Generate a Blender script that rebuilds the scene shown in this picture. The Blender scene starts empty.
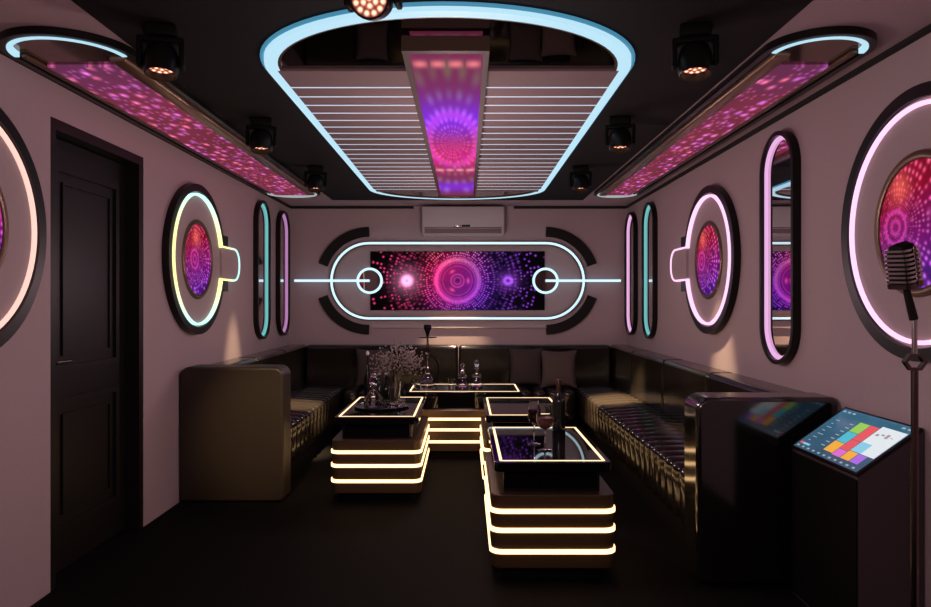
import bpy, bmesh, math, random
from mathutils import Vector, Matrix
PI = math.pi
C = bpy.context.scene.collection
SC = bpy.context.scene
random.seed(4)

# ------------------------------------------------------------------ camera, world, light, exposure
XL, XR, YB, YF, H = -1.9, 1.75, 7.66, -1.2, 2.364
cam_d = bpy.data.cameras.new('camera'); cam = bpy.data.objects.new('camera', cam_d); C.objects.link(cam)
cam.location = (0, 0, 1.328); cam.rotation_euler = (PI/2, 0, 0)
cam_d.sensor_width = 36; cam_d.lens = 36*710/931; cam_d.shift_y = -1.5/931; cam_d.clip_start = 0.02
SC.camera = cam
w = bpy.data.worlds.new('world'); SC.world = w; w.use_nodes = True
w.node_tree.nodes['Background'].inputs[0].default_value = (0.02, 0.015, 0.02, 1)
w.node_tree.nodes['Background'].inputs[1].default_value = 0.3
SC.view_settings.view_transform = 'Standard'; SC.view_settings.look = 'None'
SC.view_settings.exposure = 0.0; SC.view_settings.gamma = 1.0; SC.view_settings.use_curve_mapping = False
SC.cycles.use_denoising = True
SC.cycles.max_bounces = 8

def area(name, loc, rot, sx, sy, power, col):
    d = bpy.data.lights.new(name, 'AREA'); d.shape = 'RECTANGLE'; d.size = sx; d.size_y = sy
    d.energy = power; d.color = col
    o = bpy.data.objects.new(name, d); C.objects.link(o); o.location = loc; o.rotation_euler = rot
    return o
def spot(name, loc, target, power, angle, blend, col=(1, .72, .42), r=.03):
    d = bpy.data.lights.new(name, 'SPOT'); d.energy = power; d.color = col
    d.spot_size = math.radians(angle); d.spot_blend = blend; d.shadow_soft_size = r
    o = bpy.data.objects.new(name, d); C.objects.link(o); o.location = loc
    o.rotation_euler = (Vector(target)-Vector(loc)).to_track_quat('-Z', 'Y').to_euler()
    return o
# unseen fill lamp added behind the viewer to brighten the room
area('rear_fill', (-.075, 0.35, 2.34), (math.radians(28), 0, 0), 3.2, 1.2, 13, (1, .70, .74))
# unseen fill points added in mid-air to brighten walls and ceiling
def point(name, loc, power, col, r=.12):
    d = bpy.data.lights.new(name, 'POINT'); d.energy = power; d.color = col; d.shadow_soft_size = r
    o = bpy.data.objects.new(name, d); C.objects.link(o); o.location = loc
for q, (py, pw) in enumerate(((1.2, 29), (3.6, 25.5), (5.7, 23))):
    point('room_fill', (-.075, py, 1.50), pw, (1, .70, .72))
# beams of the stage lamps on the ceiling and of small recessed downlights
spot('downlight_left_wall', (-1.45, 5.80, 2.30), (-1.768, 5.80, .80), 230, 23, .8)
spot('downlight_right_wall', (1.30, 4.82, 2.30), (1.618, 4.82, .80), 300, 26, .9)
spot('downlight_back_wall', (-.12, 7.22, 2.30), (-.12, 7.53, .80), 300, 36, .9)
spot('beam_right_seat', (.9, 5.4, 2.10), (1.32, 6.35, .45), 3800, 22, .9)
spot('beam_left_seat', (-1.1, 5.4, 2.10), (-1.42, 6.05, .45), 1600, 22, .9)
spot('beam_floor', (-1.10, 2.62, 2.10), (-1.34, 4.68, .52), 270, 23, 1.0)

# ------------------------------------------------------------------ node helpers
class E:
    def __init__(s, nt, v): s.nt, s.v = nt, v
    def _op(s, op, *a):
        n = s.nt.nodes.new('ShaderNodeMath'); n.operation = op
        for i, x in enumerate((s,)+a):
            x = x.v if isinstance(x, E) else x
            if isinstance(x, (int, float)): n.inputs[i].default_value = x
            else: s.nt.links.new(x, n.inputs[i])
        return E(s.nt, n.outputs[0])
    def __add__(s, o): return s._op('ADD', o)
    def __radd__(s, o): return s._op('ADD', o)
    def __sub__(s, o): return s._op('SUBTRACT', o)
    def __rsub__(s, o): return E(s.nt, o)._op('SUBTRACT', s)
    def __mul__(s, o): return s._op('MULTIPLY', o)
    def __rmul__(s, o): return s._op('MULTIPLY', o)
    def __truediv__(s, o): return s._op('DIVIDE', o)
    def f(s, op, *a): return s._op(op, *a)
    def gauss(s, c, wd):
        d = (s-c)*(1.0/wd)
        return (d*d*-1.0).f('EXPONENT')
    def clamp(s): return s._op('MINIMUM', 1.0)._op('MAXIMUM', 0.0)
def mat(name, col=(.5, .5, .5), rough=.5, metal=0., emit=None, estr=0., trans=0., ior=1.45, coat=0., spec=None):
    m = bpy.data.materials.new(name); m.use_nodes = True
    b = m.node_tree.nodes['Principled BSDF']
    b.inputs['Base Color'].default_value = (*col, 1); b.inputs['Roughness'].default_value = rough
    b.inputs['Metallic'].default_value = metal; b.inputs['IOR'].default_value = ior
    b.inputs['Transmission Weight'].default_value = trans; b.inputs['Coat Weight'].default_value = coat
    if spec is not None: b.inputs['Specular IOR Level'].default_value = spec
    if emit: b.inputs['Emission Color'].default_value = (*emit, 1); b.inputs['Emission Strength'].default_value = estr
    return m
def bsdf(m): return m.node_tree.nodes['Principled BSDF']
def rgb(nt, rE, gE, bE):
    n = nt.nodes.new('ShaderNodeCombineColor')
    for i, x in enumerate((rE, gE, bE)):
        if isinstance(x, E): nt.links.new(x.v, n.inputs[i])
        else: n.inputs[i].default_value = x
    return n.outputs[0]
def coords(m, kind='UV'):
    nt = m.node_tree
    t = nt.nodes.new('ShaderNodeTexCoord'); s = nt.nodes.new('ShaderNodeSeparateXYZ')
    if kind == 'World': t = nt.nodes.new('ShaderNodeNewGeometry'); kind = 'Position'
    nt.links.new(t.outputs[kind], s.inputs[0])
    return E(nt, s.outputs[0]), E(nt, s.outputs[1]), E(nt, s.outputs[2])
def noise_bump(m, scale, strength, dist=.002, col_var=0., rough_var=0.):
    nt = m.node_tree; b = bsdf(m)
    t = nt.nodes.new('ShaderNodeTexCoord'); n = nt.nodes.new('ShaderNodeTexNoise')
    n.inputs['Scale'].default_value = scale; n.inputs['Detail'].default_value = 5
    nt.links.new(t.outputs['Object'], n.inputs['Vector'])
    if strength:
        bp = nt.nodes.new('ShaderNodeBump'); bp.inputs['Strength'].default_value = strength; bp.inputs['Distance'].default_value = dist
        nt.links.new(n.outputs['Fac'], bp.inputs['Height']); nt.links.new(bp.outputs[0], b.inputs['Normal'])
    if col_var:
        c = tuple(b.inputs['Base Color'].default_value)[:3]
        v = E(nt, n.outputs['Fac'])*(2*col_var)+(1-col_var)
        nt.links.new(rgb(nt, v*c[0], v*c[1], v*c[2]), b.inputs['Base Color'])
    return m
def emit_rgb(m, r, g, b, strength=1.0):
    p = bsdf(m); m.node_tree.links.new(rgb(m.node_tree, r, g, b), p.inputs['Emission Color'])
    p.inputs['Emission Strength'].default_value = strength
def cellrand(nt, a, b, seed=0.):
    n = nt.nodes.new('ShaderNodeTexWhiteNoise'); n.noise_dimensions = '3D'
    c = nt.nodes.new('ShaderNodeCombineXYZ')
    for i, x in enumerate((a, b)): nt.links.new(x.v, c.inputs[i])
    c.inputs[2].default_value = seed
    nt.links.new(c.outputs[0], n.inputs['Vector'])
    return E(nt, n.outputs['Value'])
def voronoi(nt, x, y, sx, sy, rand=1.0):
    c = nt.nodes.new('ShaderNodeCombineXYZ')
    nt.links.new((x*sx).v, c.inputs[0]); nt.links.new((y*sy).v, c.inputs[1])
    n = nt.nodes.new('ShaderNodeTexVoronoi'); n.voronoi_dimensions = '2D'; n.inputs['Scale'].default_value = 1.0
    n.inputs['Randomness'].default_value = rand
    nt.links.new(c.outputs[0], n.inputs['Vector'])
    s = nt.nodes.new('ShaderNodeSeparateColor'); nt.links.new(n.outputs['Color'], s.inputs[0])
    return E(nt, n.outputs['Distance']), [E(nt, s.outputs[i]) for i in range(3)]
def noise2(nt, x, y, sx, sy, detail=2.):
    c = nt.nodes.new('ShaderNodeCombineXYZ')
    nt.links.new((x*sx).v, c.inputs[0]); nt.links.new((y*sy).v, c.inputs[1])
    n = nt.nodes.new('ShaderNodeTexNoise'); n.inputs['Scale'].default_value = 1.0; n.inputs['Detail'].default_value = detail
    nt.links.new(c.outputs[0], n.inputs['Vector'])
    return E(nt, n.outputs['Fac'])
def dots_polar(nt, u, v, nth, mlog, size, gate=.0, seed=0.):
    r = (u*u+v*v+1e-5).f('SQRT'); th = v.f('ARCTAN2', u)
    a = th*(nth/(2*PI)); b = r.f('LOGARITHM', 2.718281828)*mlog
    fa, fb = a.f('FRACT')-.5, b.f('FRACT')-.5
    d = (fa*fa+fb*fb).f('SQRT')
    rnd = cellrand(nt, a.f('FLOOR'), b.f('FLOOR'), seed)
    return d.gauss(0, size)*(rnd.f('GREATER_THAN', gate))*(rnd*.8+.4), r, th

# ------------------------------------------------------------------ materials
M = {}
M['wall'] = noise_bump(mat('mauve_plaster', (.42, .325, .335), .75), 60, .15, .001, .05)
M['ceil_border'] = noise_bump(mat('ceiling_plaster', (.40, .30, .32), .8), 60, .1, .001)
M['ceil_dark'] = noise_bump(mat('dark_ceiling_paint', (.011, .009, .009), .8, spec=.2), 90, .1, .001, .1)
M['floor'] = noise_bump(mat('black_carpet', (.0032, .0027, .0024), .8, spec=.1), 220, .6, .004, .5)
M['gap'] = mat('shadow_gap', (.01, .008, .009), .8)
M['black'] = mat('black_satin', (.007, .006, .006), .35, spec=.3)
M['black_matte'] = mat('black_matte', (.004, .0035, .0035), .6, spec=.1)
M['door'] = noise_bump(mat('black_door_paint', (.0085, .0065, .0065), .42, spec=.3), 40, .1, .001)
M['leather'] = noise_bump(mat('black_leather', (.011, .0085, .0065), .15, spec=.7), 20, .02, .002)
M['leather_satin'] = noise_bump(mat('satin_brown_black_leather', (.024, .0165, .0105), .40), 60, .05, .001)
M['leather_arm'] = noise_bump(mat('polished_black_leather', (.006, .005, .004), .10, ior=1.9), 30, .03, .001)
M['pillow'] = noise_bump(mat('taupe_cushion_fabric', (.085, .062, .056), .9), 300, .4, .002, .15)
M['pillow_dark'] = noise_bump(mat('dark_cushion_fabric', (.05, .037, .034), .9), 300, .4, .002, .15)
M['glass_top'] = mat('black_table_glass', (.004, .003, .004), .025, spec=.45)
M['bronze'] = noise_bump(mat('brown_bronze', (.125, .078, .040), .30, .55), 25, .0, 0, .1)
M['gold'] = mat('brushed_gold', (.42, .27, .14), .3, .9)
M['bronze_dark'] = mat('dark_bronze_trim', (.14, .085, .055), .35, .6)
M['beam_wood'] = mat('brown_beam', (.055, .03, .02), .5, spec=.2)
M['rail'] = mat('bronze_rail', (.30, .19, .125), .3, .7)
M['brown_glass'] = mat('brown_mirror_glass', (.20, .12, .09), .12, .7)
M['mirror'] = mat('mirror_glass', (.80, .74, .76), .015, 1.0)
M['mirror_dark'] = mat('smoked_mirror', (.34, .29, .28), .015, 1.0)
M['slat'] = mat('mauve_slat', (.225, .165, .165), .7, spec=.2)
M['white'] = mat('white_plastic', (.50, .46, .47), .45)
M['chrome'] = mat('chrome', (.65, .60, .60), .15, 1.0)
M['chrome_dark'] = mat('dark_nickel', (.16, .12, .11), .22, 1.0)
M['glass'] = mat('clear_glass', (1, 1, 1), .02, 0, trans=1.0)
M['smoke_glass'] = mat('smoky_glass', (.95, .92, .95), .03, 0, trans=1.0)
M['bottle'] = mat('dark_bottle_glass', (.010, .012, .010), .06)
M['foil'] = mat('dark_red_foil', (.06, .025, .02), .35, .4)
M['wine'] = mat('red_wine', (.025, .004, .007), .05)
M['rose'] = mat('rose_drink', (.22, .06, .055), .05)
M['flower'] = mat('dried_white_flowers', (.34, .28, .27), .9)
M['stem'] = mat('dry_stem', (.12, .10, .07), .8)
M['tray'] = mat('dark_metal_tray', (.16, .13, .13), .25, .9)
M['kiosk'] = noise_bump(mat('dark_plum_cabinet', (.055, .038, .043), .42), 50, .05, .0005)
M['candle'] = mat('ivory_stopper', (.8, .75, .7), .3)

def led(name, col, s): return mat(name, tuple(min(1, c*.15) for c in col), .5, emit=col, estr=s)
M['led_blue'] = led('ice_blue_led', (.50, .80, .95), .95)
M['led_blue_edge'] = led('blue_led_edge', (.10, .42, .66), .55)
M['led_back'] = led('cool_white_led', (.62, .88, 1.0), 1.15)
M['led_warm'] = led('warm_led', (1.0, .60, .27), 3.2)
M['led_warm_top'] = led('warm_top_led', (1.0, .70, .40), 1.7)
M['led_pink'] = led('pink_led', (1.0, .60, .86), 1.25)
M['led_salmon'] = led('salmon_led', (1.0, .60, .52), 1.15)
M['led_cyan'] = led('cyan_led', (.20, .66, .66), .75)
M['led_violet'] = led('violet_led', (.62, .28, .62), .7)
M['led_mauve'] = led('mauve_pink_led', (.85, .46, .80), .95)
M['led_dim'] = led('dim_white_led', (.62, .72, .74), .55)
M['led_strip'] = led('slat_led', (.70, .84, 1.0), .95)
# ring whose colour runs from yellow-green at the sides to cyan above, below and round the tab
m = led('rainbow_led', (.6, .9, .8), 1.4); nt = m.node_tree
x, y, z = coords(m, 'World')
t = ((z-1.625).f('ABSOLUTE')*3.2-.55 + (y-5.46).f('MAXIMUM', 0)*4.0).clamp()
emit_rgb(m, .95-.50*t, .95-.03*t, .38+.52*t, 1.35); M['led_rainbow'] = m

# video screen on the back wall: a tunnel of light dots, red to the left, blue-violet to the right
m = mat('video_wall', (.003, .002, .003), .4, spec=.05); nt = m.node_tree
u, v, _ = coords(m)
d1, r, th = dots_polar(nt, u, v, 96, 11.0, .27, .30, 1)
d2, _, _ = dots_polar(nt, u, v, 130, 20.0, .22, .66, 2)
side = (u*.9+v*-.55).f('MULTIPLY', .9)
tt = (side*.5+.5).clamp()
up = ((u*.5+v*.9)*.8).clamp()
core = r.gauss(0, .85)
ring = r.gauss(.74, .07)*(th*1.0).f('COSINE').f('ABSOLUTE')+r.gauss(.20, .035)*.7+r.gauss(.14, .08)*.25+r.gauss(.50, .03)*.25
eyeL = ((u+1.72)*(u+1.72)+v*v).f('SQRT'); eyeR = ((u-1.72)*(u-1.72)+v*v*1.3).f('SQRT')
eL = eyeL.gauss(.10, .10)*2.2+eyeL.gauss(.1, .36)*.30; eR = eyeR.gauss(.12, .06)*1.0+eyeR.gauss(.1, .28)*.22
band = r.gauss(1.1, .42)
edge = (u.f('ABSOLUTE')).gauss(2.95, .55)
mid = u.f('ABSOLUTE').gauss(0, 1.3)
outer = (u.f('ABSOLUTE')-1.2).clamp()
Lm = d1*(r.gauss(1.02, .33)*1.1+r.gauss(1.9, .35)*.35)+d2*(outer*.75+.06)
nz = noise2(nt, u, v, 3.5, 3.5)
rim = r.gauss(.72, .075)*(.25+(u*-.9+v*.1).clamp()*.9+(v*.55).clamp()*.5+(u*.55+v*-.75).clamp()*.7)
thin = r.gauss(.22, .03)*.45+r.gauss(.12, .03)*.35+r.gauss(.50, .02)*.25+r.gauss(.60, .015)*.25
glow = r.gauss(.45, .55)*(.25+nz*.55)
six = r.gauss(.36, .05)*((th*3).f('COSINE')*.5+.5).f('POWER', 8)*.8
W = 1-tt
R = glow*(.62*W+.16)+Lm*(1.0*W+.42)+rim*(1.0*W+.45)+thin*.85+six*.9+eL*1.0+eR*.45
G = glow*.012+Lm*(.10+.42*up*W)+rim*(.10+.30*up)+thin*.10+six*.10+eL*.40+eR*.12
B = glow*(.10+.42*tt)+Lm*(.36+.62*tt)+rim*(.30+.50*tt)+thin*.45+six*.2+eL*.60+eR*.95+tt*mid*.05
emit_rgb(m, R, G*.8, B, .85); M['screen'] = m

def round_screen(name, cu, hue):
    m = mat(name, (.003, .002, .003), .4, spec=.05); nt = m.node_tree
    u, v, _ = coords(m)
    uu = u-cu
    d1, r, th = dots_polar(nt, uu, v, 56, 7.0, .27, .25, 3)
    d2, _, _ = dots_polar(nt, uu, v, 18, 3.0, .22, .45, 5)
    t = (v*-.75+u*.15*hue+.42).clamp()
    nz = noise2(nt, u, v, 2.2, 2.2)
    base = .05+nz*.22
    ring = r.gauss(.26, .035)*.5+r.gauss(.11, .04)*.4
    L = d1*r.f('MULTIPLY', .9).clamp()*.95+d2*.30
    hot = ((uu-.1)*(uu-.1)+(v-.62)*(v-.62)).f('SQRT').gauss(0, .22)
    R = base*(1.4-1.0*t)+L*(1.0-.25*t)+ring*.75+hot*.5
    G = base*.01+L*(.12+.04*t)+ring*.06+hot*.09
    B = base*(.12+1.0*t)+L*(.28+.75*t)+ring*.5+hot*.05
    emit_rgb(m, R, G, B, 1.0)
    return m
M['screen_round'] = round_screen('round_video_screen', -.55, 1)
M['screen_round_left'] = round_screen('round_video_screen_left', -.25, 1)

# mirror-like glowing ceiling panel, screen and lamp reflections painted into its emission
m = mat('ceiling_reflection_panel', (.02, .006, .01), .6, spec=.0); nt = m.node_tree
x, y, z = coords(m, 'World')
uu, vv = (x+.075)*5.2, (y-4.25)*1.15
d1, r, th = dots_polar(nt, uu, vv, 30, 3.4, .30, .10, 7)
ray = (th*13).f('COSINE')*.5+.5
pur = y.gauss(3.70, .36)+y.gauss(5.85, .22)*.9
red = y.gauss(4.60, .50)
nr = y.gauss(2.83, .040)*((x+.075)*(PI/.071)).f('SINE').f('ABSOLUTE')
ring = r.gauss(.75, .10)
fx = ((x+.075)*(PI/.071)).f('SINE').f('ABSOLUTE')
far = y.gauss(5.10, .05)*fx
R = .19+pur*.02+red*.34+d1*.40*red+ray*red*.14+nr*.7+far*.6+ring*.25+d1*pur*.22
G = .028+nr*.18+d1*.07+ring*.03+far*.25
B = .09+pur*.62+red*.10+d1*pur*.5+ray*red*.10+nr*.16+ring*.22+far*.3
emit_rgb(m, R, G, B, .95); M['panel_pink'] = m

# side panels, star-like reflections painted as pink emissive dots
m = mat('dotted_reflection_panel', (.02, .006, .008), .6, spec=.0); nt = m.node_tree
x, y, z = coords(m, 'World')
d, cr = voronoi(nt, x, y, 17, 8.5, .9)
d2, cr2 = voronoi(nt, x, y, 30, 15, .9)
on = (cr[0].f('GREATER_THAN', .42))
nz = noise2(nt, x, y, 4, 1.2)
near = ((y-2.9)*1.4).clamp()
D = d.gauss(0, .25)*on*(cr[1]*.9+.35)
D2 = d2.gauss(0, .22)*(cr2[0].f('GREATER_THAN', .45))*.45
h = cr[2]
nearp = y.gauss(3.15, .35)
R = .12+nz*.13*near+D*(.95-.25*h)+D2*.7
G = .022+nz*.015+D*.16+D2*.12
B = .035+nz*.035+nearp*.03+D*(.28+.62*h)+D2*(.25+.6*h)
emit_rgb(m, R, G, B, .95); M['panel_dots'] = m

# lamp lens: hexagonal rings of small warm leds
def lens(name, strength):
    m = mat(name, (.05, .01, .008), .25); nt = m.node_tree
    u, v, _ = coords(m)
    r = (u*u+v*v).f('SQRT')*2.55; th = v.f('ARCTAN2', u)
    k = (r+.5).f('FLOOR')
    a = th*(k*6)/(2*PI)
    da = (a.f('FRACT')-.5)*1.05; dr = r-k
    ctr = k.f('LESS_THAN', .5)
    d = ((da*da)*(1-ctr)+dr*dr).f('SQRT')
    D = d.gauss(0, .30)*k.f('LESS_THAN', 2.5); g = r.gauss(0, 2.6)
    emit_rgb(m, D*1.3+g*.10, D*.62+g*.012, D*.40+g*.008, strength)
    return m
M['lens'] = lens('led_lens', 2.6)
M['lens_dim'] = lens('led_lens_dim', 2.4)
# kiosk touch screen background
m = mat('touch_screen', (.005, .006, .008), .12); nt = m.node_tree
u, v, _ = coords(m)
nz = noise2(nt, u, v, 2, 2)
emit_rgb(m, .022+nz*.03, .075+nz*.07+v*.02, .125+nz*.11+v*.03, 1.0); M['touch'] = m
for nm, c, s in (('green', (.32, .60, .10), 1), ('red', (.80, .10, .12), 1), ('teal', (.08, .50, .62), 1), ('orange', (.90, .42, .05), 1),
                 ('magenta', (.72, .16, .62), 1), ('violet', (.42, .15, .75), 1), ('pale', (.75, .82, .85), 1), ('sky', (.25, .60, .80), 1), ('text', (.30, .40, .47), 1), ('dark', (.40, .30, .36), 1)):
    M['ui_'+nm] = led('interface_'+nm, c, s*.95)

# ------------------------------------------------------------------ mesh helpers
class MB:
    def __init__(s): s.bm = bmesh.new(); s.uv = s.bm.loops.layers.uv.new('UVMap')
    def merge(s, b, mi=0):
        me = bpy.data.meshes.new('t')
        for f in b.faces: f.material_index = mi
        b.to_mesh(me); b.free(); s.bm.from_mesh(me); bpy.data.meshes.remove(me)
        return s
    def box(s, x0, x1, y0, y1, z0, z1, r=0., seg=3, mi=0, xf=None):
        b = bmesh.new(); bmesh.ops.create_cube(b, size=1)
        for q in b.verts: q.co = ((x0+x1)/2+q.co.x*(x1-x0), (y0+y1)/2+q.co.y*(y1-y0), (z0+z1)/2+q.co.z*(z1-z0))
        if r: bmesh.ops.bevel(b, geom=b.edges[:], offset=r, segments=seg, affect='EDGES', profile=.5)
        if xf is not None: bmesh.ops.transform(b, matrix=xf, verts=b.verts)
        return s.merge(b, mi)
    def prism(s, pts, f, d0, d1, mi=0, bevel=0., seg=2):
        b = bmesh.new()
        a = [b.verts.new(f(p[0], p[1], d0)) for p in pts]; c = [b.verts.new(f(p[0], p[1], d1)) for p in pts]
        b.faces.new(a); b.faces.new(c[::-1])
        n = len(pts)
        for i in range(n): b.faces.new((a[i], a[(i+1) % n], c[(i+1) % n], c[i]))
        bmesh.ops.recalc_face_normals(b, faces=b.faces)
        if bevel:
            es = [e for e in b.edges if any(len(q.verts) > 4 for q in e.link_faces)]
            bmesh.ops.bevel(b, geom=es, offset=bevel, segments=seg, affect='EDGES', profile=.5)
        return s.merge(b, mi)
    def sweep(s, path, wd, f, d0, d1, closed=True, off=0., mi=0, round_=False):
        n = len(path); L = []; R = []
        for i in range(n):
            p = Vector(path[i])
            a = Vector(path[(i-1) % n]) if (closed or i > 0) else None
            c = Vector(path[(i+1) % n]) if (closed or i < n-1) else None
            t1 = (p-a).normalized() if a is not None else None
            t2 = (c-p).normalized() if c is not None else None
            if t1 is None: t1 = t2
            if t2 is None: t2 = t1
            n1 = Vector((-t1.y, t1.x)); n2 = Vector((-t2.y, t2.x)); nn = (n1+n2)
            nn = nn.normalized() if nn.length > 1e-6 else n1
            k = 1/max(.35, nn.dot(n1))
            L.append(p+nn*k*(off+wd/2)); R.append(p+nn*k*(off-wd/2))
        b = bmesh.new(); rows = []
        for i in range(n):
            if round_:
                mid = (L[i]+R[i])/2; hv = (L[i]-R[i])/2; row = []
                row.append(f(R[i].x, R[i].y, d0))
                for q in range(7):
                    an = PI*(1-q/6); p2 = mid+hv*math.cos(an); row.append(f(p2.x, p2.y, d0+(d1-d0)*(.35+.65*math.sin(an))))
                row.append(f(L[i].x, L[i].y, d0))
            else:
                row = [f(R[i].x, R[i].y, d0), f(R[i].x, R[i].y, d1), f(L[i].x, L[i].y, d1), f(L[i].x, L[i].y, d0)]
            rows.append([b.verts.new(q) for q in row])
        m_ = len(rows[0])
        for i in range(n if closed else n-1):
            r0, r1 = rows[i], rows[(i+1) % n]
            for k in range(m_): b.faces.new((r0[k], r0[(k+1) % m_], r1[(k+1) % m_], r1[k]))
        if not closed: b.faces.new(rows[0]); b.faces.new(rows[-1][::-1])
        bmesh.ops.recalc_face_normals(b, faces=b.faces)
        return s.merge(b, mi)
    def tube(s, pts, r, seg=10, mi=0, r_end=None):
        b = bmesh.new(); pts = [Vector(p) for p in pts]; n = len(pts); rows = []; prev = None
        for i in range(n):
            t = (pts[min(i+1, n-1)]-pts[max(i-1, 0)]).normalized()
            if prev is None: prev = t.orthogonal().normalized()
            prev = (prev-t*prev.dot(t)).normalized(); bi = t.cross(prev)
            rr = r if r_end is None else r+(r_end-r)*i/(n-1)
            rows.append([b.verts.new(pts[i]+(prev*math.cos(2*PI*k/seg)+bi*math.sin(2*PI*k/seg))*rr) for k in range(seg)])
        for i in range(n-1):
            for k in range(seg): b.faces.new((rows[i][k], rows[i][(k+1) % seg], rows[i+1][(k+1) % seg], rows[i+1][k]))
        b.faces.new(rows[0][::-1]); b.faces.new(rows[-1])
        bmesh.ops.recalc_face_normals(b, faces=b.faces)
        return s.merge(b, mi)
    def lathe(s, prof, seg=24, c=(0, 0, 0), xf=None, mi=0, sx=1., sy=1.):
        b = bmesh.new(); rows = []
        for r, z in prof:
            if r < 1e-5: rows.append([b.verts.new((0, 0, z))])
            else: rows.append([b.verts.new((r*sx*math.cos(2*PI*k/seg), r*sy*math.sin(2*PI*k/seg), z)) for k in range(seg)])
        for i in range(len(rows)-1):
            a, d = rows[i], rows[i+1]
            for k in range(seg):
                q = [a[k % len(a)], a[(k+1) % len(a)], d[(k+1) % len(d)], d[k % len(d)]]
                u_ = []
                for vv_ in q:
                    if vv_ not in u_: u_.append(vv_)
                if len(u_) > 2: b.faces.new(u_)
        bmesh.ops.recalc_face_normals(b, faces=b.faces)
        if xf is not None: bmesh.ops.transform(b, matrix=xf, verts=b.verts)
        bmesh.ops.translate(b, vec=Vector(c), verts=b.verts)
        return s.merge(b, mi)
    def face_uv(s, pts3, uvs, mi=0):
        vs = [s.bm.verts.new(p) for p in pts3]; fc = s.bm.faces.new(vs); fc.material_index = mi
        for l, q in zip(fc.loops, uvs): l[s.uv].uv = q
        return s
    def build(s, name, mats, parent=None, smooth=True, ang=35):
        me = bpy.data.meshes.new(name); s.bm.to_mesh(me); s.bm.free()
        for m_ in (mats if isinstance(mats, (list, tuple)) else [mats]): me.materials.append(m_)
        if smooth:
            me.polygons.foreach_set('use_smooth', [True]*len(me.polygons))
            me.set_sharp_from_angle(angle=math.radians(ang))
        o = bpy.data.objects.new(name, me); C.objects.link(o)
        if smooth and name in ('tabletop', 'armrest', 'backrest', 'neck', 'outer_ring', 'outer_rim'):
            wn = o.modifiers.new('weighted_normal', 'WEIGHTED_NORMAL'); wn.keep_sharp = True; wn.weight = 90
        if parent is not None:
            o.parent = parent
            r = parent
            mw = Matrix.Identity(4)
            while r is not None:
                mw = Matrix.Translation(r.location) @ mw if r.type == 'EMPTY' else mw; r = r.parent
            if not getattr(s, 'local', False): me.transform(mw.inverted())
        return o
def tag(o, label, cat, group=None, kind=None):
    o['label'] = label; o['category'] = cat
    if group: o['group'] = group
    if kind: o['kind'] = kind
    return o
def thing(name, label, cat, loc=(0, 0, 0), group=None):
    o = bpy.data.objects.new(name, None); C.objects.link(o); o.location = loc; o.empty_display_size = .1
    return tag(o, label, cat, group)
def struct(o): o['kind'] = 'structure'; return o
fL = lambda u, v, d: (XL+d, u, v)
fR = lambda u, v, d: (XR-d, u, v)
fB = lambda u, v, d: (u, YB-d, v)
fC = lambda u, v, d: (u, v, H-d)
fZ = lambda u, v, d: (u, v, d)
def circ(cu, cv, r, n=72): return [(cu+r*math.cos(2*PI*k/n), cv+r*math.sin(2*PI*k/n)) for k in range(n)]
def arc(cu, cv, r, a0, a1, n=24): return [(cu+r*math.cos(a0+(a1-a0)*k/n), cv+r*math.sin(a0+(a1-a0)*k/n)) for k in range(n+1)]
def caps_v(cu, v0, v1, r, n=24): return arc(cu, v1-r, r, 0, PI, n)+arc(cu, v0+r, r, PI, 2*PI, n)
def caps_h(u0, u1, cv, r, n=24): return arc(u1-r, cv, r, -PI/2, PI/2, n)+arc(u0+r, cv, r, PI/2, 3*PI/2, n)
def rrect(u0, u1, v0, v1, r, n=6):
    return arc(u1-r, v1-r, r, 0, PI/2, n)+arc(u0+r, v1-r, r, PI/2, PI, n)+arc(u0+r, v0+r, r, PI, 1.5*PI, n)+arc(u1-r, v0+r, r, 1.5*PI, 2*PI, n)

# ------------------------------------------------------------------ setting
D0, D1, DT = 3.25, 4.19, 2.18        # door opening on the left wall
b = MB(); b.box(XL-.2, XL, YF, D0, 0, H); b.box(XL-.2, XL, D1, YB, 0, H); b.box(XL-.2, XL, D0, D1, DT, H)
struct(b.build('wall_left', M['wall'], smooth=False))
struct(MB().box(XR, XR+.12, YF, YB, 0, H).build('wall_right', M['wall'], smooth=False))
struct(MB().box(XL-.2, XR+.12, YB, YB+.12, 0, H).build('wall_back', M['wall'], smooth=False))
struct(MB().box(XL-.2, XR+.12, YF-.12, YF, 0, H).build('wall_front', M['wall'], smooth=False))
struct(MB().box(XL-.2, XR+.12, YF-.12, YB+.12, -.1, 0).build('floor', M['floor'], smooth=False))
CX0, CX1, CY1 = -1.35, 1.19, 7.20
b = MB(); b.box(XL-.2, XR+.12, YF-.12, YB+.12, H, H+.1, mi=0); b.box(CX0, CX1, YF, CY1, H-.004, H+.02, mi=1)
struct(b.build('ceiling', [M['ceil_border'], M['ceil_dark']], smooth=False))
struct(MB().box(XL, XL+.02, YF, YB, H-.022, H).build('gap_shade_1', M['gap'], smooth=False))  # black strips stand in for the shade inside the wall-to-ceiling gaps
struct(MB().box(XR-.02, XR, YF, YB, H-.022, H).build('gap_shade_2', M['gap'], smooth=False))
struct(MB().box(XL+.02, -.56, YB-.02, YB, H-.03, H-.005).build('gap_shade_3', M['gap'], smooth=False))
struct(MB().box(.52, XR-.02, YB-.02, YB, H-.03, H-.005).build('gap_shade_4', M['gap'], smooth=False))
struct(MB().box(-1.02, .88, YB-.03, YB, 1.045, 1.075, .004).build('trim_5', M['wall'], smooth=False))

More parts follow.
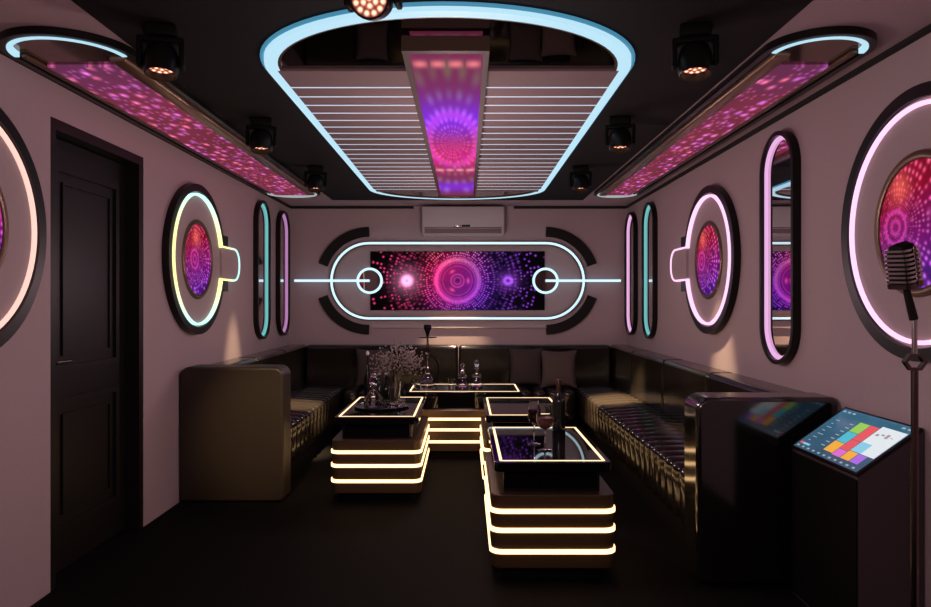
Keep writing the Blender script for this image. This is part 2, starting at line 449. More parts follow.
# door
dr = bpy.data.objects.new('door_1', None); C.objects.link(dr); struct(dr); dr.location = (XL-.09, (D0+D1)/2, 0)
b = MB(); b.box(XL-.16, XL-.003, D0, D0+.05, 0, DT); b.box(XL-.16, XL-.003, D1-.05, D1, 0, DT); b.box(XL-.16, XL-.003, D0+.05, D1-.05, DT-.05, DT)
b.build('door_frame', M['door'], dr, smooth=False)
leaf = MB().box(XL-.13, XL-.085, D0+.055, D1-.055, .01, DT-.055, .003).build('door_leaf', M['door'], dr, smooth=False)
fD = lambda u, v, d: (XL-.085+d, u, v)
for v0, v1 in ((.22, .84), (1.0, 1.98)):
    b = MB(); u0, u1 = D0+.17, D1-.17
    b.sweep([(u0, v0), (u1, v0), (u1, v1), (u0, v1)], .035, fD, 0, .016)
    b.sweep([(u0+.07, v0+.07), (u1-.07, v0+.07), (u1-.07, v1-.07), (u0+.07, v1-.07)], .012, fD, 0, .010)
    b.build('door_panel', M['door'], leaf, smooth=False)
b = MB(); b.box(XL-.085, XL-.077, D0+.075, D0+.115, .92, 1.12, .003)
b.tube([(XL-.08, D0+.095, 1.04), (XL-.03, D0+.095, 1.04), (XL-.03, D0+.22, 1.04)], .009)
b.build('door_handle', M['chrome_dark'], leaf)

# ------------------------------------------------------------------ ceiling feature
cx = -.075
def oval(hw, y0, y1, e0, e1, n=40):
    pts = []
    for k in range(n+1):
        t = PI*k/n; pts.append((cx+hw*math.cos(t), y1+e1*math.sin(t)))
    for k in range(n+1):
        t = PI+PI*k/n; pts.append((cx+hw*math.cos(t), y0+e0*math.sin(t)))
    return pts
mir = tag(MB().prism(oval(.77, 3.12, 6.40, .62, .54), fC, .0045, .02).build('ceiling_mirror', M['mirror_dark'], smooth=False),
          'dark smoked mirror panel on the ceiling inside the oval light ring', 'mirror')
t = thing('oval_ceiling_light', 'large ice blue oval light ring on the black ceiling', 'ceiling light', (cx, 4.7, H))
MB().sweep(oval(.761, 3.12, 6.38, .640, .575), .055, fC, .0045, .030).build('light_diffuser', M['led_blue'], t)
MB().sweep(oval(.797, 3.12, 6.38, .676, .611), .016, fC, .0045, .016, round_=True).build('outer_rim', M['led_blue_edge'], t)
MB().sweep(oval(.727, 3.12, 6.38, .606, .541), .012, fC, .0045, .028).build('inner_rim', M['bronze_dark'], t)
sl = thing('slatted_ceiling_panel', 'mauve slatted ceiling panel with thin glowing lines inside the oval ring', 'ceiling panel', (cx, 5, H))
def hw(y): return .742 if y < 6.38 else .742*math.sqrt(max(0, 1-((y-6.38)/.53)**2))
MB().box(cx-.742, cx+.742, 3.09, 3.318, H-.032, H-.0205).build('fascia_board', M['slat'], sl, smooth=False)
for k in range(21):
    y0 = 3.335+k*.150
    hA = min(hw(y0), hw(y0+.128))
    if hA < .2: break
    MB().box(cx-hA, cx+hA, y0, y0+.1335, H-.032, H-.0205).build('slat', M['slat'], sl, smooth=False)
    MB().box(cx-hA, cx+hA, y0-.0155, y0-.0065, H-.0330, H-.0205).build('light_strip', M['led_strip'], sl, smooth=False)
p = thing('ceiling_beam_panel', 'long pink and purple glow panel with painted reflections in a brown frame hanging along the ceiling', 'ceiling light', (cx, 4.6, H-.11))
P0, P1 = 2.67, 6.36
b = MB(); b.box(cx-.166, cx-.142, P0, P1, H-.092, H-.034); b.box(cx+.142, cx+.166, P0, P1, H-.092, H-.034)
b.box(cx-.142, cx+.142, P0, P0+.03, H-.092, H-.034); b.box(cx-.142, cx+.142, P1-.03, P1, H-.092, H-.034)
b.build('frame', M['beam_wood'], p, smooth=False)
MB().box(cx-.142, cx+.142, P0+.03, P1-.03, H-.088, H-.05).build('reflection_panel', M['panel_pink'], p, smooth=False)
for yy in (2.85, 6.2):
    for xx in (-.12, .12): MB().tube([(cx+xx, yy, H-.0205), (cx+xx, yy, H-.06)], .008).build('hanger', M['black'], p)

# long capsule light panels
def side_panel(x0, x1, gold_in, label):
    r = (x1-x0)/2; xc = (x0+x1)/2; ya, yb = 2.66, 6.86
    t = thing('capsule_ceiling_light', label, 'ceiling light', (xc, (ya+yb)/2, H), 'dotted capsule light panels along the ceiling')
    base = lambda rr: caps_v(xc, ya+(r-rr), yb-(r-rr), rr)
    MB().prism(base(r-.03), fC, .0005, .012).build('mirror_glass', M['brown_glass'], t, smooth=False)
    MB().sweep(base(r-.015), .028, fC, .0005, .030).build('outer_rim', M['black'], t)
    for a0, a1, yy in ((PI*1.02, PI*1.98, ya+r), (0.02*PI, .98*PI, yb-r)):
        MB().sweep(arc(xc, yy, r-.039, a0, a1), .020, fC, .0125, .034, closed=False).build('light_tube', M['led_blue'] if yy < 4 else M['led_dim'], t)
    gx0, gx1 = (x1-.115, x1-.045) if gold_in == 1 else (x0+.045, x0+.115)
    MB().box(gx0, gx1, ya+r, yb-r, H-.045, H-.0125, .012).build('inner_rail', M['rail'], t)
    ox0, ox1 = (x0+.045, x0+.07) if gold_in == 1 else (x1-.07, x1-.045)
    MB().box(ox0, ox1, ya+r, yb-r, H-.03, H-.0125, .005).build('outer_rail', M['bronze_dark'], t)
    px0, px1 = (x0+.072, gx0-.002) if gold_in == 1 else (gx1+.002, x1-.072)
    MB().box(px0, px1, ya+.40, yb-.12, H-.024, H-.0125).build('reflection_panel', M['panel_dots'], t, smooth=False)
side_panel(-1.875, -1.355, 1, 'capsule light with painted pink reflection dots on the ceiling above the black door')
side_panel(1.205, 1.635, -1, 'capsule light with painted pink reflection dots on the ceiling along the right wall')

# moving head lamps
def moving_head(loc, tilt, pan, label, lensmat, k=1.0):
    t = thing('stage_lamp', label, 'lamp', loc, 'black stage lamps on the ceiling')
    hz = H-.004
    x, y, z = loc
    def L(b, n, m_, par): return b.build(n, m_, par)
    R = Matrix.Translation((x, y, hz-.135*k)) @ Matrix.Rotation(pan, 4, 'Z') @ Matrix.Rotation(tilt, 4, 'X')
    RP = Matrix.Translation((x, y, hz)) @ Matrix.Rotation(pan, 4, 'Z')
    L(MB().box(-.062*k, .062*k, -.055*k, .055*k, -.05*k, 0, .012*k, xf=RP), 'base', M['black_matte'], t)
    b = MB(); b.box(-.088*k, .088*k, -.032*k, .032*k, -.070*k, -.048*k, .006*k, xf=RP)
    b.box(-.090*k, -.070*k, -.032*k, .032*k, -.165*k, -.052*k, .007*k, xf=RP); b.box(.070*k, .090*k, -.032*k, .032*k, -.165*k, -.052*k, .007*k, xf=RP)
    L(b, 'yoke', M['black_matte'], t)
    rec = .030 if tilt > 2 else .058
    prof = [(0, -.070), (.036, -.066), (.056, -.048), (.066, -.015), (.068, .015), (.066, .045), (.064, .060), (.059, .064), (.058, rec), (0, rec)]
    hd = L(MB().lathe([(r*k, q*k) for r, q in prof], 28, xf=R), 'head', M['black'], t)
    b = MB(); n = 32; rr = .057*k
    b.face_uv([R @ Vector((rr*math.cos(2*PI*i/n), rr*math.sin(2*PI*i/n), (rec+.0005)*k)) for i in range(n)], [(math.cos(2*PI*i/n), math.sin(2*PI*i/n)) for i in range(n)])
    L(b, 'lens', lensmat, hd)
HD = [(-1.14, 2.66, 'left', 'nearest'), (-1.15, 4.0, 'left', 'second'), (-1.14, 5.40, 'left', 'farthest'), (.86, 2.66, 'right', 'nearest'), (.865, 3.97, 'right', 'second'), (.875, 5.40, 'right', 'farthest')]
for x, y, sd, nn in HD:
    where = 'beside the ceiling panel over the door' if sd == 'left' else 'beside the ceiling panel along the right wall'
    moving_head((x, y, H), math.radians(170), .25 if sd == 'left' else -.25, {'nearest': 'largest', 'second': 'middle', 'farthest': 'smallest'}[nn]+' looking black stage lamp '+where, M['lens_dim'], .93)
moving_head((-.275, 2.12, H), math.radians(112), -.12, 'black stage lamp with lit red leds at the near edge of the oval ring', M['lens'], .93)

# ------------------------------------------------------------------ wall ring lights
def ring_light(f, cu, cv, tab, ledm, scrm, label, nm='round_wall_light'):
    t = thing(nm, label, 'wall light', f(cu, cv, 0), 'round wall lights with video screens')
    MB().sweep(circ(cu, cv, .498), .05, f, .001, .046).build('outer_ring', M['black'], t)
    MB().prism(circ(cu, cv, .475), f, .001, .028).build('face_panel', M['wall'], t)
    if tab:
        h, e, rc = .125, .845, .115
        a0 = math.asin(h/.452)
        outl = arc(cu, cv, .452, a0, 2*PI-a0, 80)+[(cu+.6, cv-h)]+arc(cu+e-rc, cv-h+rc, rc, -PI/2, 0, 8)+arc(cu+e-rc, cv+h-rc, rc, 0, PI/2, 8)+[(cu+.6, cv+h)]
        pl = [(cu+.45, cv-h), (cu+.6, cv-h)]+arc(cu+e-rc, cv-h+rc, rc, -PI/2, 0, 8)+arc(cu+e-rc, cv+h-rc, rc, 0, PI/2, 8)+[(cu+.6, cv+h), (cu+.45, cv+h)]
        MB().prism(pl, f, .001, .047).build('tab_panel', M['wall'], t)
        MB().box(*sorted((f(0, 0, .001)[0], f(0, 0, .042)[0])), cu+.50, cu+.60, cv-.215, cv+.215).build('tab_bracket', M['black'], t)
        MB().sweep(outl, .017, f, .028, .058, off=0, round_=True).build('light_tube', ledm, t)
    else:
        MB().sweep(circ(cu, cv, .452), .017, f, .028, .046, round_=True).build('light_tube', ledm, t)
    MB().sweep(circ(cu, cv, .262), .035, f, .0285, .042, round_=True).build('screen_frame', M['bronze_dark'], t)
    sg = 1
    b = MB(); n = 48
    b.face_uv([f(cu+.248*math.cos(2*PI*i/n), cv+.248*math.sin(2*PI*i/n), .032) for i in range(n)], [(math.cos(2*PI*i/n)*(1 if f is fL else -1), math.sin(2*PI*i/n)) for i in range(n)])
    b.build('screen', scrm, t)
ring_light(fL, 4.96, 1.625, True, M['led_rainbow'], M['screen_round_left'], 'green and cyan ring light with a round screen on the wall above the left sofa')
ring_light(fL, 2.62, 1.625, False, M['led_salmon'], M['screen_round_left'], 'salmon ring light cut by the left edge beside the black door')
ring_light(fR, 5.03, 1.625, True, M['led_pink'], M['screen_round'], 'pink ring light with a side tab and round screen above the right sofa')
ring_light(fR, 2.70, 1.625, False, M['led_pink'], M['screen_round'], 'large pink ring light with round screen behind the microphone')

def capsule_mirror(f, cu, ledm, label):
    v0, v1, r = .985, 2.265, .21
    t = thing('capsule_wall_mirror', label, 'mirror', f(cu, (v0+v1)/2, 0), 'tall capsule mirrors with lit edges')
    path = lambda rr: caps_v(cu, v0+(r-rr), v1-(r-rr), rr)
    MB().prism(path(r-.03), f, .001, .012).build('mirror_glass', M['mirror'], t, smooth=False)
    MB().sweep(path(r-.012), .024, f, .001, .045).build('frame', M['black'], t)
    MB().sweep(path(r-.034), .018, f, .0125, .026).build('light_tube', ledm, t)
capsule_mirror(fL, 6.56, M['led_cyan'], 'cyan lit capsule mirror on the left wall')
capsule_mirror(fL, 7.31, M['led_violet'], 'violet lit capsule mirror on the left wall near the back corner')
capsule_mirror(fR, 7.41, M['led_mauve'], 'pink lit narrow capsule mirror on the right wall in the back corner')
capsule_mirror(fR, 6.67, M['led_cyan'], 'cyan lit capsule mirror on the right wall')
capsule_mirror(fR, 3.91, M['led_mauve'], 'largest pink lit capsule mirror on the right wall between the two ring lights')

# ------------------------------------------------------------------ back wall
sx0, sx1, sz0, sz1 = -1.024, .852, 1.239, 1.874
s_ = thing('video_screen', 'wide video screen showing red and violet light rings on the back wall', 'screen', ((sx0+sx1)/2, YB, 1.55))
MB().box(sx0, sx1, YB-.028, YB-.001, sz0, sz1, .003).build('housing', M['black'], s_, smooth=False)
hh = (sz1-sz0)/2; ww = (sx1-sx0)/2/hh
b = MB(); b.face_uv([(sx0+.004, YB-.029, sz0+.004), (sx1-.004, YB-.029, sz0+.004), (sx1-.004, YB-.029, sz1-.004), (sx0+.004, YB-.029, sz1-.004)], [(-ww, -1), (ww, -1), (ww, 1), (-ww, 1)])
b.build('display', M['screen'], s_)
cv = 1.556; rC = .404; ua, ub = -1.44, 1.27
t = thing('capsule_wall_light', 'pale blue horizontal capsule outline of light around the back wall screen', 'wall light', ((ua+ub)/2, YB, cv))
MB().sweep(caps_h(ua, ub, cv, rC), .024, fB, .03, .06, off=0, round_=True).build('light_tube', M['led_back'], t)
MB().sweep(caps_h(ua, ub, cv, rC), .050, fB, .001, .0305).build('backing', M['bronze_dark'], t)
for sgn, cu, side in ((-1, ua+rC+.008, 'left'), (1, ub-rC-.008, 'right')):
    t = thing('ring_and_bar_light', f'pale blue ring with a horizontal bar at the {side} end of the screen', 'wall light', (cu, YB, cv), 'ring and bar lights at the screen ends')
    MB().sweep(circ(cu, cv, .128, 40), .026, fB, .040, .075, round_=True).build('ring_tube', M['led_back'], t)
    MB().prism(circ(cu, cv, .118, 40), fB, .0295, .045).build('disc', M['mirror_dark'], t)
    e = cu+sgn*.80
    MB().sweep([(cu, cv), (e, cv)] if sgn > 0 else [(e, cv), (cu, cv)], .026, fB, .062, .090, closed=False, round_=True).build('bar_tube', M['led_back'], t)
    MB().tube([(e-sgn*.05, YB-.001, cv), (e-sgn*.05, YB-.065, cv)], .009).build('bar_mount', M['black'], t)
    c0 = ua+rC if sgn < 0 else ub-rC
    for vs, pos in ((1, 'upper'), (-1, 'lower')):
        angs = [PI/2, PI-.33] if sgn < 0 else [.33, PI/2]
        if vs < 0: angs = [-q for q in angs][::-1]
        o = MB().sweep(arc(c0, cv, .525, angs[0], angs[1], 20), .105, fB, .001, .03, closed=False).build('curved_wall_accent', M['bronze_dark2'] if 'bronze_dark2' in M else M['black'])
        tag(o, f'black quarter arc panel at the {pos} {side} of the capsule light', 'wall panel', 'black arcs around the capsule light')
ac = thing('air_conditioner', 'white air conditioner high on the back wall', 'air conditioner', (-.02, YB, 2.19))
MB().box(-.46, .41, YB-.20, YB-.001, 2.035, 2.335, .018, 3).build('body', M['white'], ac)
MB().box(-.43, .38, YB-.206, YB-.196, 2.05, 2.10, .004).build('louver', M['slat'], ac)
MB().box(-.43, .38, YB-.2045, YB-.19, 2.108, 2.114).build('seam', M['black'], ac)
MB().box(-.04, .05, YB-.207, YB-.198, 2.118, 2.14, .002).build('display', M['black'], ac)
MB().box(-.12, -.05, YB-.206, YB-.198, 2.12, 2.136, .002).build('badge', M['chrome'], ac)

# ------------------------------------------------------------------ sofas
def pleated(prof, y0, y1, pitch, hgt, f):
    # prof: (u, z) points from the back of the seat over the front edge and down; pleats run along prof
    b = bmesh.new(); n = max(1, round((y1-y0)/pitch)); K = 12; rows = []
    nor = []
    for i in range(len(prof)):
        a, c = Vector(prof[max(0, i-1)]), Vector(prof[min(len(prof)-1, i+1)]); t = (c-a).normalized(); nor.append(Vector((-t.y, t.x)))
    for j in range(n*K+1):
        y = y0+(y1-y0)*j/(n*K); q = math.sqrt(max(0, 1-(2*((j/K) % 1)-1)**2))
        row = []
        for i, p in enumerate(prof):
            s_ = hgt*(q-1)
            wob = 0
            row.append(b.verts.new(f(p[0]+nor[i].x*s_, y+wob, p[1]+nor[i].y*s_)))
        rows.append(row)
    for j in range(len(rows)-1):
        for i in range(len(prof)-1): b.faces.new((rows[j][i], rows[j+1][i], rows[j+1][i+1], rows[j][i+1]))
    for row in (rows[0], rows[-1]):
        b.faces.new(row)
    bmesh.ops.recalc_face_normals(b, faces=b.faces)
    m_ = MB(); m_.merge(b); return m_
def seat_prof(back, front):        # u measured from the wall outwards
    pr = [(back, .30), (back, .465), (back+.1, .472)]
    for k in range(1, 7): pr.append((back+.1+(front-.04-back-.1)*k/6, .472-.02*k/6))
    for k in range(1, 7):
        a = PI/2*(1-k/6); pr.append((front-.04+.04*math.cos(a), .412+.04*math.sin(a)))
    for k in range(1, 9): pr.append((front-.012*(k/8)**2+.0015*math.sin(k*1.25), .412-.25*k/8))
    pr.append((front-.03, .150))
    pr.append((front-.12, .12))
    return pr
def sofa(wall, y0, y1, depth, arm, label, nback, ah=.899, rw=.07):
    if wall == 'L': f = lambda u, y, z: (XL+.004+u, y, z)
    elif wall == 'R': f = lambda u, y, z: (XR-.004-u, y, z)
    else: f = lambda u, y, z: (y, YB-.004-u, z)
    t = thing('sofa', label, 'sofa', f(depth/2, (y0+y1)/2, 0), 'black leather sofas around the room')
    ya = y0
    if arm:
        ya = y0+.21
        pts = arc(rw, ah-rw, rw, PI, PI/2, 8)+arc(depth+.02-.065, ah-.065, .065, PI/2, 0, 10)+arc(depth+.02-.04, .045, .04, 0, -PI/2, 5)+[(0, .005)]
        MB().prism(pts, lambda u, v, d: f(u, d, v), y0, ya, bevel=.022, seg=3).build('armrest', M['leather_arm'] if wall == 'R' else M['leather_satin'], t)
    def bx(u0, u1, a, c, z0, z1, r=0.):
        p, q = f(u0, a, z0), f(u1, c, z1)
        return MB().box(*[k for pr in ((min(p[i], q[i]), max(p[i], q[i])) for i in range(3)) for k in pr], r)
    bx(.05, depth-.10, ya+.0, y1, 0, .125).build('plinth', M['black_matte'], t, smooth=False)
    pleated(seat_prof(.205, depth-.03), ya+.004, y1 if wall == 'B' else YB-.24, .145, .055, f).build('seat', M['leather'], t, ang=70)
    if wall == 'B': ya, y1 = XL+.212, XR-.212
    st = (y1-ya)/nback
    for k in range(nback):
        bx(.0, .20, ya+.003+k*st, ya+(k+1)*st-.003, .126, .875, .035).build('backrest', M['leather'], t)
sofa('L', 4.69, YB-.03, .675, True, 'black leather sofa along the left wall with a rounded end arm', 3)
sofa('R', 3.315, YB-.03, .645, True, 'black leather sofa along the right wall with pleated seat', 4, .882, .03)
sofa('B', XL+.004+.68, XR-.004-.65, .70, False, 'black leather sofa section against the back wall behind the tables', 2)

def cushion(x, y, z, wdt, hgt, thick, rz, tilt, mt, label):
    b = bmesh.new(); n = 14; G = {}
    for sd in (-1, 1):
        for i in range(n+1):
            for j in range(n+1):
                u, v = 2*i/n-1, 2*j/n-1
                if sd == 1 and (abs(u) == 1 or abs(v) == 1): G[sd, i, j] = G[-1, i, j]; continue
                k = (1-u*u)**.45*(1-v*v)**.45
                pin = 1-.10*(1-abs(u)**2)*abs(v)**3-.0; piv = 1-.10*(1-abs(v)**2)*abs(u)**3
                G[sd, i, j] = b.verts.new((u*wdt/2*piv, sd*thick/2*k, v*hgt/2*pin))
    for sd in (-1, 1):
        for i in range(n):
            for j in range(n): b.faces.new((G[sd, i, j], G[sd, i+1, j], G[sd, i+1, j+1], G[sd, i, j+1]))
    bmesh.ops.recalc_face_normals(b, faces=b.faces)
    bmesh.ops.transform(b, matrix=Matrix.Translation((x, y, z)) @ Matrix.Rotation(rz, 4, 'Z') @ Matrix.Rotation(tilt, 4, 'X'), verts=b.verts)
    m_ = MB(); m_.merge(b); o = m_.build('cushion', mt, ang=80); tag(o, label, 'cushion', 'cushions on the back sofa')
cushion(.63, 7.375, .655, .36, .40, .12, .05, -.12, M['pillow_dark'], 'dark taupe cushion leaning on its lighter neighbour on the back sofa')
cushion(.955, 7.27, .645, .37, .39, .12, -.08, -.18, M['pillow'], 'lighter taupe cushion on the back sofa nearest the right corner')
cushion(-.97, 7.36, .65, .34, .40, .12, .1, -.13, M['pillow_dark'], 'dark cushion on the back sofa left of the flowers')

# ------------------------------------------------------------------ tables
TZ = .566
def table(x0, x1, y0, y1, label):       # outline of the body
    t = thing('coffee_table', label, 'table', ((x0+x1)/2, (y0+y1)/2, 0), 'lit coffee tables')
    MB().prism(rrect(x0+.05, x1-.05, y0+.05, y1-.05, .03), fZ, 0, .068).build('plinth', M['black_matte'], t)
    body = MB().prism(rrect(x0, x1, y0, y1, .055, 8), fZ, .066, .414, bevel=.004, seg=1).build('body', M['bronze'], t)
    for z in (.147, .248, .338):
        MB().sweep(rrect(x0, x1, y0, y1, .055, 8), .014, lambda u, v, d: (u, v, d), z-.0105, z+.0105).build('light_strip', M['led_warm'], t)
    MB().prism(rrect(x0+.062, x1-.062, y0+.062, y1-.062, .02), fZ, .412, .520).build('neck', M['glass_top'], t)
    MB().prism(rrect(x0+.014, x1-.014, y0+.014, y1-.014, .035), fZ, .518, TZ, bevel=.006, seg=2).build('tabletop', M['glass_top'], t)
    MB().sweep(rrect(x0+.048, x1-.048, y0+.048, y1-.048, .006, 2), .014, fZ, TZ-.003, TZ+.0015).build('border_light', M['led_warm_top'], t)
table(.122, .712, 3.36, 4.36, 'coffee table with glowing strips nearest the viewer, holding the wine bottle')
table(.122, .712, 4.74, 5.70, 'coffee table with glowing border behind the nearest one on the right')
table(-.888, -.296, 4.68, 5.73, 'coffee table with glowing strips on the left, holding the flowers')
table(-.520, .502, 6.0, 6.63, 'wide coffee table with glowing strips at the back, holding the hookah')

# ------------------------------------------------------------------ table things
def wine_glass(x, y, z, h, rb, drink, fill, label, group='wine glasses'):
    t = thing('wine_glass', label, 'glass', (x, y, z), group)
    s = h
    prof = [(0, .0), (.035, .0), (.035, .002), (.006, .008), (.0035, .02), (.0035, s*.42), (.010, s*.46), (rb*.75, s*.53), (rb, s*.66), (rb*.92, s*.85), (rb*.78, s), (rb*.78-.0015, s), (rb*.92-.002, s*.85), (rb-.002, s*.66), (rb*.75-.002, s*.535), (.006, s*.475), (0, s*.47)]
    MB().lathe(prof, 24, (x, y, z+.0005)).build('bowl', M['glass'], t)
    if drink:
        q = [(0, s*.475), (rb*.55, s*.51), (rb*.73, s*.54), (rb*.955, s*.66), (rb*.955, s*(.66+.0)+.0), (rb*(.94 if fill > .7 else .95), s*fill), (0, s*fill)]
        MB().lathe(q, 24, (x, y, z+.0005)).build('drink', M[drink], t)
wine_glass(.367, 3.80, TZ, .232, .034, 'wine', .80, 'tall wine glass of dark red wine on the nearest table')
wine_glass(.407, 3.64, TZ, .235, .046, 'rose', .72, 'wide wine glass with rosy drink on the nearest table')
wb = thing('wine_bottle', 'dark wine bottle standing at the far edge of the nearest table', 'bottle', (.552, 4.20, TZ))
MB().lathe([(0, 0), (.036, 0), (.039, .004), (.039, .17), (.034, .195), (.018, .222), (.0145, .235), (.0145, .26), (0, .26)], 24, (.552, 4.2, TZ+.001)).build('body', M['bottle'], wb)
MB().lathe([(.0155, .232), (.0165, .235), (.0165, .298), (.0150, .302), (0, .302), ], 20, (.552, 4.2, TZ+.001)).build('foil_cap', M['foil'], wb)
# tray and things on it
tx, ty = -.612, 5.17
o = MB().lathe([(0, .003), (.190, .003), (.200, .012), (.204, .012), (.194, .0), (0, .0)], 48, (tx, ty, TZ+.001), sy=1.05).build('serving_tray', M['tray'])
tag(o, 'round dark metal tray on the left table under the bottles', 'tray')
tz = TZ+.0048
dc = thing('decanter', 'cut crystal decanter with flared stopper at the front of the tray', 'decanter', (-.665, 5.13, tz))
MB().lathe([(0, 0), (.060, 0), (.070, .012), (.072, .045), (.060, .075), (.034, .105), (.022, .125), (.024, .145), (.030, .15), (.027, .15), (.019, .142), (.018, .125), (.028, .105), (.055, .072), (.066, .045), (.062, .012), (0, .008)], 16, (-.665, 5.13, tz)).build('body', M['smoke_glass'], dc, ang=20)
MB().lathe([(0, .147), (.016, .147), (.016, .155), (.034, .175), (.034, .195), (.02, .212), (.028, .222), (.028, .235), (0, .24)], 12, (-.665, 5.13, tz)).build('stopper', M['smoke_glass'], dc, ang=20)
def slim_bottle(x, y, h, r, label):
    t = thing('bottle', label, 'bottle', (x, y, tz), 'dark bottles on the tray')
    MB().lathe([(0, 0), (r, 0), (r*1.05, .005), (r*1.05, h*.5), (r*.8, h*.58), (.009, h*.68), (.008, h*.93), (0, h*.93)], 20, (x, y, tz)).build('body', M['bottle'], t)
    MB().lathe([(0, h*.92), (.009, h*.92), (.014, h*.95), (.010, h*.985), (0, h)], 14, (x, y, tz)).build('stopper', M['candle'], t)
slim_bottle(-.727, 5.27, .395, .024, 'tallest slim dark bottle with a pale stopper on the tray')
slim_bottle(-.642, 5.27, .235, .028, 'short dark bottle with a pale stopper behind the decanter')
slim_bottle(-.600, 5.36, .225, .026, 'short dark bottle beside the flower vase')
for k, (x, y, lb) in enumerate(((-.575, 5.055, 'small crystal tumbler at the front of the tray by the decanter'), (-.515, 5.09, 'small crystal tumbler on the tray in front of the vase'), (-.468, 5.16, 'small crystal tumbler at the right edge of the tray'))):
    o = MB().lathe([(0, 0), (.024, 0), (.030, .01), (.032, .06), (.030, .06), (.027, .014), (0, .010)], 10, (x, y, tz)).build('tumbler', M['glass'], ang=20)
    tag(o, lb, 'glass', 'crystal tumblers on the tray')
vx, vy = -.528, 5.27
fv = thing('flower_vase', 'vase of dried white baby breath flowers on the tray', 'vase', (vx, vy, tz))
MB().lathe([(0, 0), (.036, 0), (.040, .01), (.047, .12), (.056, .21), (.054, .21), (.045, .12), (.037, .014), (0, .010)], 20, (vx, vy, tz)).build('vase', M['smoke_glass'], fv)
b = MB(); fl = MB(); rnd = random.Random(8)
for k in range(46):
    an, sp = rnd.uniform(0, 2*PI), rnd.uniform(.05, 1)**.6
    tip = Vector((vx+.02+math.cos(an)*sp*.20, vy+math.sin(an)*sp*.17, tz+.25+.20*(1-sp*.65)+rnd.uniform(-.11, .02)))
    bs = Vector((vx+math.cos(an)*.022, vy+math.sin(an)*.022, tz+.012)); md = Vector((vx+math.cos(an)*.045, vy+math.sin(an)*.045, tz+.21))
    b.tube([bs, md, (md+tip)/2+Vector((0, 0, .015)), tip], .0014, 4)
    for q in range(13):
        c = tip+Vector((rnd.gauss(0, .026), rnd.gauss(0, .026), rnd.gauss(0, .026)))
        g = bmesh.new(); bmesh.ops.create_icosphere(g, subdivisions=1, radius=rnd.uniform(.004, .0075)); bmesh.ops.translate(g, vec=c, verts=g.verts); fl.merge(g)
        if q % 3 == 0: b.tube([tip-Vector((0, 0, .03)), c], .0009, 3)
b.build('stems', M['stem'], fv)['kind'] = 'stuff'
fl.build('flowers', M['flower'], fv)['kind'] = 'stuff'
# hookah
hx, hy = -.335, 6.27
hk = thing('hookah', 'dark tall hookah with a curved hose on the back table', 'hookah', (hx, hy, TZ))
MB().lathe([(0, .001), (.062, .001), (.070, .02), (.066, .06), (.040, .10), (.024, .135), (.022, .165), (0, .165)], 24, (hx, hy, TZ)).build('water_vase', M['smoke_glass'], hk)
MB().lathe([(0, .16), (.026, .16), (.030, .175), (.012, .20), (.010, .26), (.022, .275), (.024, .30), (.010, .32), (.014, .36), (.010, .40), (.008, .455), (0, .455)], 20, (hx, hy, TZ)).build('stem', M['chrome_dark'], hk)
MB().lathe([(0, .443), (.078, .446), (.082, .452), (.078, .452), (0, .449)], 28, (hx, hy, TZ)).build('ash_tray', M['black'], hk)
MB().lathe([(0, .452), (.010, .452), (.014, .48), (.024, .51), (.034, .525), (.034, .555), (.026, .562), (0, .562)], 20, (hx, hy, TZ)).build('bowl', M['black_matte'], hk)
pts = [(hx+.02, hy, TZ+.29)]+[(hx+.012+.085*math.sin(a), hy-.02, TZ+.165+.125*math.cos(a)) for a in [.35+.2*k for k in range(13)]]
MB().tube(pts, .0075, 8).build('hose', M['black_matte'], hk)
# tiered glass decanters at the back
for x, y, h, lb in ((-.027, 6.30, .225, 'tiered clear glass decanter on the back table next to the small tumbler'), (.100, 6.36, .250, 'tiered clear glass decanter on the right of its pair on the back table')):
    t = thing('decanter', lb, 'decanter', (x, y, TZ), 'glass decanters on the back table')
    MB().lathe([(0, .001), (.058, .001), (.064, .012), (.052, .05), (.030, .085), (.044, .095), (.044, .105), (.024, .125), (.016, h*.68), (.022, h*.72), (0, h*.72)], 14, (x, y, TZ)).build('body', M['smoke_glass'], t, ang=25)
    MB().lathe([(0, h*.72), (.010, h*.73), (.022, h*.84), (.016, h*.93), (0, h)], 12, (x, y, TZ)).build('stopper', M['glass'], t, ang=25)
o = MB().lathe([(0, .001), (.026, .001), (.032, .09), (.030, .09), (.025, .008), (0, .008)], 16, (-.125, 6.22, TZ)).build('tumbler', M['glass']); tag(o, 'small clear tumbler on the back table between hookah and decanters', 'glass')
o = MB().lathe([(0, .001), (.024, .001), (.022, .006), (.005, .012), (.005, .03), (.026, .045), (.030, .09), (.028, .09), (.024, .047), (0, .040)], 16, (-.445, 6.2, TZ)).build('goblet', M['glass']); tag(o, 'small glass goblet on the back table left of the hookah', 'glass')

